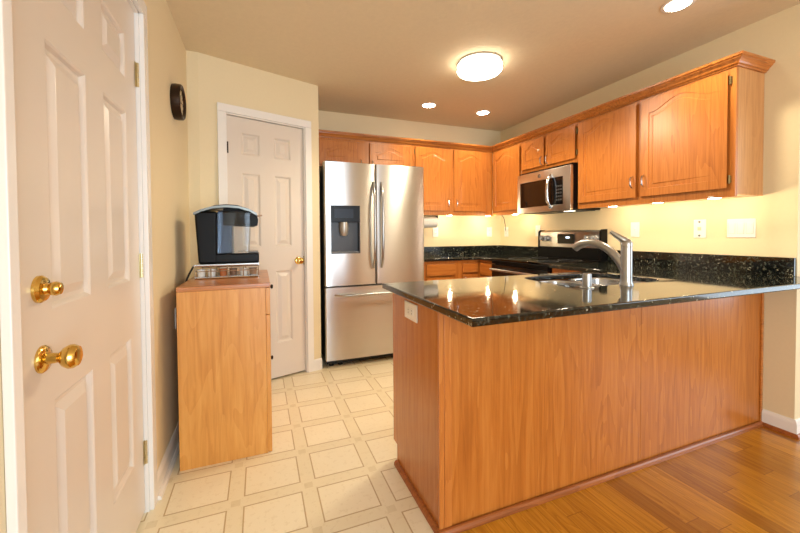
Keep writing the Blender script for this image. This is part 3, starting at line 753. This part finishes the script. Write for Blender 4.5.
# ------------------------------------------------------------------ wall plates
def plate_thing(name, label, cat, loc, rotz, W, H, kind):
    t = thing(name, label, cat, loc, rotz)
    bm = BM(); bx(bm, -W/2, W/2, -.0065, -.0003, -H/2, H/2, .003); obj('wall_plate', bm, white_pl, t)
    if kind == 'duplex':
        for z in (-.02, .02):
            bm = BM(); bx(bm, -.016, .016, -.009, -.0066, z-.014, z+.014, .003); r = obj('receptacle', bm, white_pl, t)
            obj('slots', boxes((-.008, -.005, -.0096, -.0091, z-.003, z+.007), (.005, .008, -.0096, -.0091, z-.003, z+.007), (-.002, .002, -.0096, -.0091, z-.01, z-.006)), grey_pl, r)
    elif kind == 'duplex_h':
        for x in (-.02, .02):
            bm = BM(); bx(bm, x-.014, x+.014, -.009, -.0066, -.016, .016, .003); r = obj('receptacle', bm, white_pl, t)
            obj('slots', boxes((x-.003, x+.007, -.0096, -.0091, -.008, -.005), (x-.003, x+.007, -.0096, -.0091, .005, .008)), grey_pl, r)
    elif kind == 'phone':
        bm = BM(); bx(bm, -.011, .011, -.010, -.0066, -.012, .012, .002); obj('jack', bm, plain('ivory plastic', (222, 206, 176), .4), t)
        for z in (-.047, .047):
            bm = BM(); lathe(bm, [(.007, -.0066), (.007, -.010), (.004, -.0115)], (0, 0, z), 'y', 14); obj('mounting_stud', bm, grey_pl, t)
    elif kind == 'toggle':
        obj('switch_slot', boxes((-.006, .006, -.0072, -.0066, -.013, .013)), white_pl, t)
        obj('toggle', boxes((-.004, .004, -.018, -.0073, 0, .008), bev=.001), white_pl, t)
    elif kind == 'triple':
        for x in (-.046, 0, .046):
            bm = BM(); bx(bm, x-.0165, x+.0165, -.0095, -.0066, -.033, .033, .002)
            r = obj('rocker', bm, white_pl, t)
            obj('rocker_gap', boxes((x-.0178, x-.0172, -.0069, -.0066, -.034, .034), (x+.0172, x+.0178, -.0069, -.0066, -.034, .034), (x-.0178, x+.0178, -.0069, -.0066, -.0345, -.0338)), grey_pl, r)
    return t
plate_thing('phone_jack', 'white wall phone jack plate left of the triple switch', 'wall jack', (XR, 1.57, 1.19), R90, .075, .125, 'phone')
plate_thing('light_switch', 'white triple rocker switch plate on the right wall near the edge', 'switch', (XR, 1.342, 1.19), R90, .145, .118, 'triple')
plate_thing('light_switch', 'white single switch plate on the right wall just behind the faucet handle', 'switch', (XR, 2.03, 1.19), R90, .072, .118, 'toggle')
plate_thing('light_switch', 'white single switch plate on right wall at left of the range', 'switch', (XR, 3.12, 1.19), R90, .072, .118, 'toggle')
plate_thing('wall_outlet', 'white outlet plate on the back wall behind the paper towels', 'outlet', (1.915, YB, 1.19), 0, .072, .118, 'duplex')
o5 = plate_thing('wall_outlet', 'white outlet plate on the back wall in the far corner', 'outlet', (2.66, YB, 1.185), 0, .072, .118, 'duplex')
plate_thing('wall_outlet', 'white outlet plate on the right wall in the corner, cord plugged in', 'outlet', (XR, 3.66, 1.185), R90, .072, .118, 'duplex')
plate_thing('wall_outlet', 'white horizontal outlet on the oak end panel of the peninsula', 'outlet', (PX-.0003, 1.50, .818), R90, .14, .078, 'duplex_h')
bm = BM(); tube(bm, cat([(2.60, 3.45, ZU+.004), (2.66, 3.49, 1.345), (2.72, 3.55, 1.29), (2.77, 3.6, 1.24), (2.80, 3.645, 1.205), (2.812, 3.66, 1.2)]), .004, 8); 
t = thing('hanging_cord', 'thin dark cord running from under corner cabinet down to an outlet', 'cord', (2.6, 3.45, ZU))
for v in bm.verts: v.co -= Vector((2.6, 3.45, ZU))
obj('cable', bm, dark_grey, t)
obj('plug', boxes((.2, .2205, .198, .222, -.182, -.158), bev=.004), white_pl, t)

# ------------------------------------------------------------------ paper towels under the back cabinet
t = thing('paper_towel_holder', 'black under-cabinet paper towel bracket beside the refrigerator', 'towel holder', (1.56, 3.64, ZU))
obj('mounting_bar', boxes((0, .31, -.03, .03, -.012, -.0005), bev=.002), black_pl, t)
for a in (0, .298): obj('arm', boxes((a, a+.012, -.02, .02, -.1, -.0125), bev=.003), black_pl, t)
bm = BM(); tube(bm, [(.0125, 0, -.078), (.2975, 0, -.078)], .009, 12); obj('rod', bm, black_pl, t)
t = thing('paper_towel_roll', 'white paper towel roll hanging under the back wall cabinet', 'paper towels', (1.56, 3.64, ZU))
bm = BM(); lathe(bm, [(.0195, .016), (.056, .016), (.058, .018), (.058, .291), (.056, .293), (.0195, .293)], (0, 0, -.078), 'x', 36, False, False); obj('paper', bm, paper, t)
bm = BM(); lathe(bm, [(.0185, .0165), (.0195, .0165), (.0195, .2925), (.0185, .2925)], (0, 0, -.078), 'x', 24, False, False); obj('cardboard_core', bm, plain('cardboard', (170, 134, 92), .9), t)

# ------------------------------------------------------------------ wall clock
t = thing('wall_clock', 'round wall clock with thick dark bronze rim on the left wall', 'clock', (XL, 2.44, 1.943), PI/2)
t.scale = (.94, .9, .94)
bm = BM(); lathe(bm, [(.088, -.0005), (.104, -.0005), (.108, -.02), (.106, -.048), (.1, -.054), (.088, -.048), (.082, -.04)], (0, 0, 0), 'y', 48, True, False); obj('rim', bm, bronze, t)
bm = BM(); lathe(bm, [(.0815, -.03), (.0815, -.0385)], (0, 0, 0), 'y', 40); fc = obj('dial', bm, plain('cream dial', (214, 196, 158), .5), t)
bm = BM()
for k in range(12):
    a = 2*PI*k/12; c, s = math.sin(a), math.cos(a); bx(bm, .07*c-.003, .07*c+.003, -.0398, -.0388, .07*s-.006, .07*s+.006)
obj('hour_marks', bm, black_matte, fc)
obj('hour_hand', boxes((-.003, .003, -.0412, -.04, -.01, .045)), black_matte, fc)
obj('minute_hand', boxes((-.01, .066, -.0425, -.0413, -.002, .002)), black_matte, fc)

# ------------------------------------------------------------------ side cabinet with coffee things
SX0, SX1, SY0, SY1, SZ = -.383, .05, 2.04, 2.82, .913
t = thing('storage_cabinet', 'light wood storage cabinet with plain side, under the coffee maker', 'cabinet', (SX0, SY0, 0))
W, D = SX1-SX0, SY1-SY0
obj('side_panel', boxes((0, W-.0235, 0, .018, 0, SZ-.024), bev=.001), maple, t)
obj('side_panel', boxes((0, W-.0235, D-.018, D, 0, SZ-.024), bev=.001), maple, t)
obj('body', boxes((.002, W-.04, .0185, D-.0185, .06, SZ-.0245)), maple, t)
obj('face_frame', boxes((W-.0395, W-.0235, .0185, D-.0185, .0, SZ-.0245)), maple, t)
obj('top', boxes((-.001, W+.001, -.004, D+.002, SZ-.0235, SZ), bev=.003), maple_top, t)
def cab_knob(p, x, y, z):
    bm = BM(); lathe(bm, [(.006, 0), (.006, .012), (.013, .016), (.014, .022), (.009, .027)], (x, y, z), 'x', 16); obj('knob', bm, black_pl, p)
dd = obj('drawer', boxes((W-.023, W-.001, .001, D-.001, .745, SZ-.026), bev=.002), maple, t); cab_knob(dd, W-.0008, .39, .84)
dd = obj('cabinet_door', boxes((W-.023, W-.001, .001, D-.001, .004, .742), bev=.002), maple, t); cab_knob(dd, W-.0008, .55, .335)
# pod drawer
QX0, QX1, QY0, QY1 = -.354, -.004, 2.36, 2.68; qw, qd, qh = QX1-QX0, QY1-QY0, .082
t = thing('pod_drawer', 'silver wire pod drawer stand under the coffee maker, on wooden cabinet', 'pod drawer', (QX0, QY0, SZ))
bm = BM(); r = .0045
for z in (.006, .045, qh-.006):
    for a, b in (((r, r), (qw-r, r)), ((qw-r, r), (qw-r, qd-r)), ((qw-r, qd-r), (r, qd-r)), ((r, qd-r), (r, r))): tube(bm, [(*a, z), (*b, z)], r if z != .045 else .0025, 8)
for x in (r, qw*.25, qw*.5, qw*.75, qw-r):
    tube(bm, [(x, r, .004), (x, r, qh-.004)], .003, 8); tube(bm, [(x, qd-r, .004), (x, qd-r, qh-.004)], .003, 8)
obj('wire_frame', bm, chrome, t)
obj('top_shelf', boxes((0, qw, 0, qd, qh-.004, qh+.003), bev=.001), silver_pl, t)
obj('tray', boxes((.006, qw-.006, .01, qd-.01, .0085, .012)), silver_pl, t)
cols = [(.033, 'white', (240, 238, 232)), (.088, 'white', (240, 238, 232)), (.15, 'orange foil', (190, 110, 60)), (.205, 'brown foil', (126, 96, 74)), (.262, 'white', (236, 234, 228)), (.315, 'bronze foil', (150, 122, 96))]
labs = ['white coffee pod in the wire drawer, leftmost of the front row', 'white coffee pod in the wire drawer, second from the left', 'orange foil coffee pod in the wire drawer, third from the left', 'brown foil coffee pod in the wire drawer, fourth from the left', 'white coffee pod in the wire drawer, second from the right', 'bronze coffee pod in the wire drawer, rightmost of the front row']
for (x, nm, c), lab in zip(cols, labs):
    t = thing('coffee_pod', lab, 'coffee pod', (QX0+x, QY0+.042, SZ+.0125), group='coffee pods in the wire drawer')
    bm = BM(); lathe(bm, [(.0185, 0), (.0225, .04)], n=20); obj('cup', bm, plain('pod cup '+nm, c, .4), t)
    bm = BM(); lathe(bm, [(.0255, .0402), (.0255, .043)], n=20); obj('lid', bm, plain('pod lid '+nm, tuple(int(v*.9) for v in c), .3, .3), t)

# coffee maker: front faces +x, water tank on the near side
CXo, CYo, CZo = -.355, 2.40, SZ+qh+.0035
t = thing('coffee_maker', 'black single-serve coffee maker with clear tank standing on the pod drawer', 'coffee maker', (CXo, CYo, CZo))
def taper(bm, x0b, x1b, x0t, x1t, y0, y1, z0, z1, bev=.02):
    vs = [bm.verts.new(p) for p in ((x0b, y0, z0), (x1b, y0, z0), (x1b, y1, z0), (x0b, y1, z0), (x0t, y0, z1), (x1t, y0, z1), (x1t, y1, z1), (x0t, y1, z1))]
    fs = [bm.faces.new([vs[i] for i in q]) for q in ((0,3,2,1), (4,5,6,7), (0,1,5,4), (1,2,6,5), (2,3,7,6), (3,0,4,7))]
    bmesh.ops.bevel(bm, geom=list({e for f in fs for e in f.edges}), offset=bev, segments=3, affect='EDGES', profile=.5)
bm = BM(); taper(bm, .02, .118, .002, .122, .0, .25, .0, .31, .012); obj('rear_body', bm, black_pl, t)
bm = BM(); taper(bm, .11, .2, .11, .2, .085, .245, .0, .312, .008); obj('brew_column', bm, plain('slate grey plastic', (74, 82, 96), .3), t)
bm = BM(); bx(bm, .022, .352, .004, .235, 0, .058, .01); obj('base', bm, black_pl, t)
obj('drip_tray', boxes((.225, .346, .05, .22, .0585, .066), bev=.002), grey_pl, t)
bm = BM(); extrude_poly(bm, [(.15, .23), (.318, .222), (.345, .232), (.35, .27), (.338, .305), (.26, .336), (.15, .336)], 'y', .07, .24); obj('brew_head', bm, black_pl, t)
# curved lid with a silver band
top = [(.0, .302), (.04, .322), (.1, .342), (.17, .35), (.24, .346), (.30, .328), (.345, .302)]
bm = BM(); extrude_poly(bm, top+[(p[0], p[1]-.014) for p in top[::-1]], 'y', -.014, .252); obj('lid_band', bm, plain('lid silver', (122, 126, 124), .3, .8), t)
bm = BM(); extrude_poly(bm, [(p[0]*.9+.017, p[1]+.007) for p in top]+[(p[0]*.9+.017, p[1]+.0005) for p in top[::-1]], 'y', .02, .23); obj('lid_cap', bm, black_gloss, t)
bm = BM(); tube(bm, [(.335, .12, .292), (.375, .12, .296)], .006, 10); obj('lid_handle', bm, chrome, t)
# water tank
bm = BM(); taper(bm, .122, .296, .126, .312, -.012, .068, .06, .312, .008); tk = obj('water_tank', bm, clear_plastic('clear tank plastic with blue reflection tint', (.72, .82, .94, 1)), t)  # bluish reflection on the clear tank is tinted into its colour
tk['label'] = 'clear water tank on the near side'
tl_ = obj('tank_lid', boxes((.126, .31, -.012, .068, .3125, .318), bev=.002), black_pl, t)

# its cord and plug at the wall
t = thing('power_cord', 'black power cord of the coffee maker running down behind the wooden cabinet', 'cord', (0, 0, 0))
bm = BM(); tube(bm, cat([(-.364, 2.43, .985), (-.385, 2.425, .945), (-.402, 2.42, .90), (-.41, 2.41, .86), (-.425, 2.39, .76), (-.435, 2.385, .72)]), .0055, 8); obj('cable', bm, black_matte, t)
obj('plug', boxes((-.452, -.425, 2.365, 2.40, .70, .735), bev=.005), black_pl, t)
plate_thing('wall_outlet', 'white outlet plate low on left wall behind the wooden cabinet', 'outlet', (XL, 2.385, .70), PI/2, .072, .118, 'duplex')
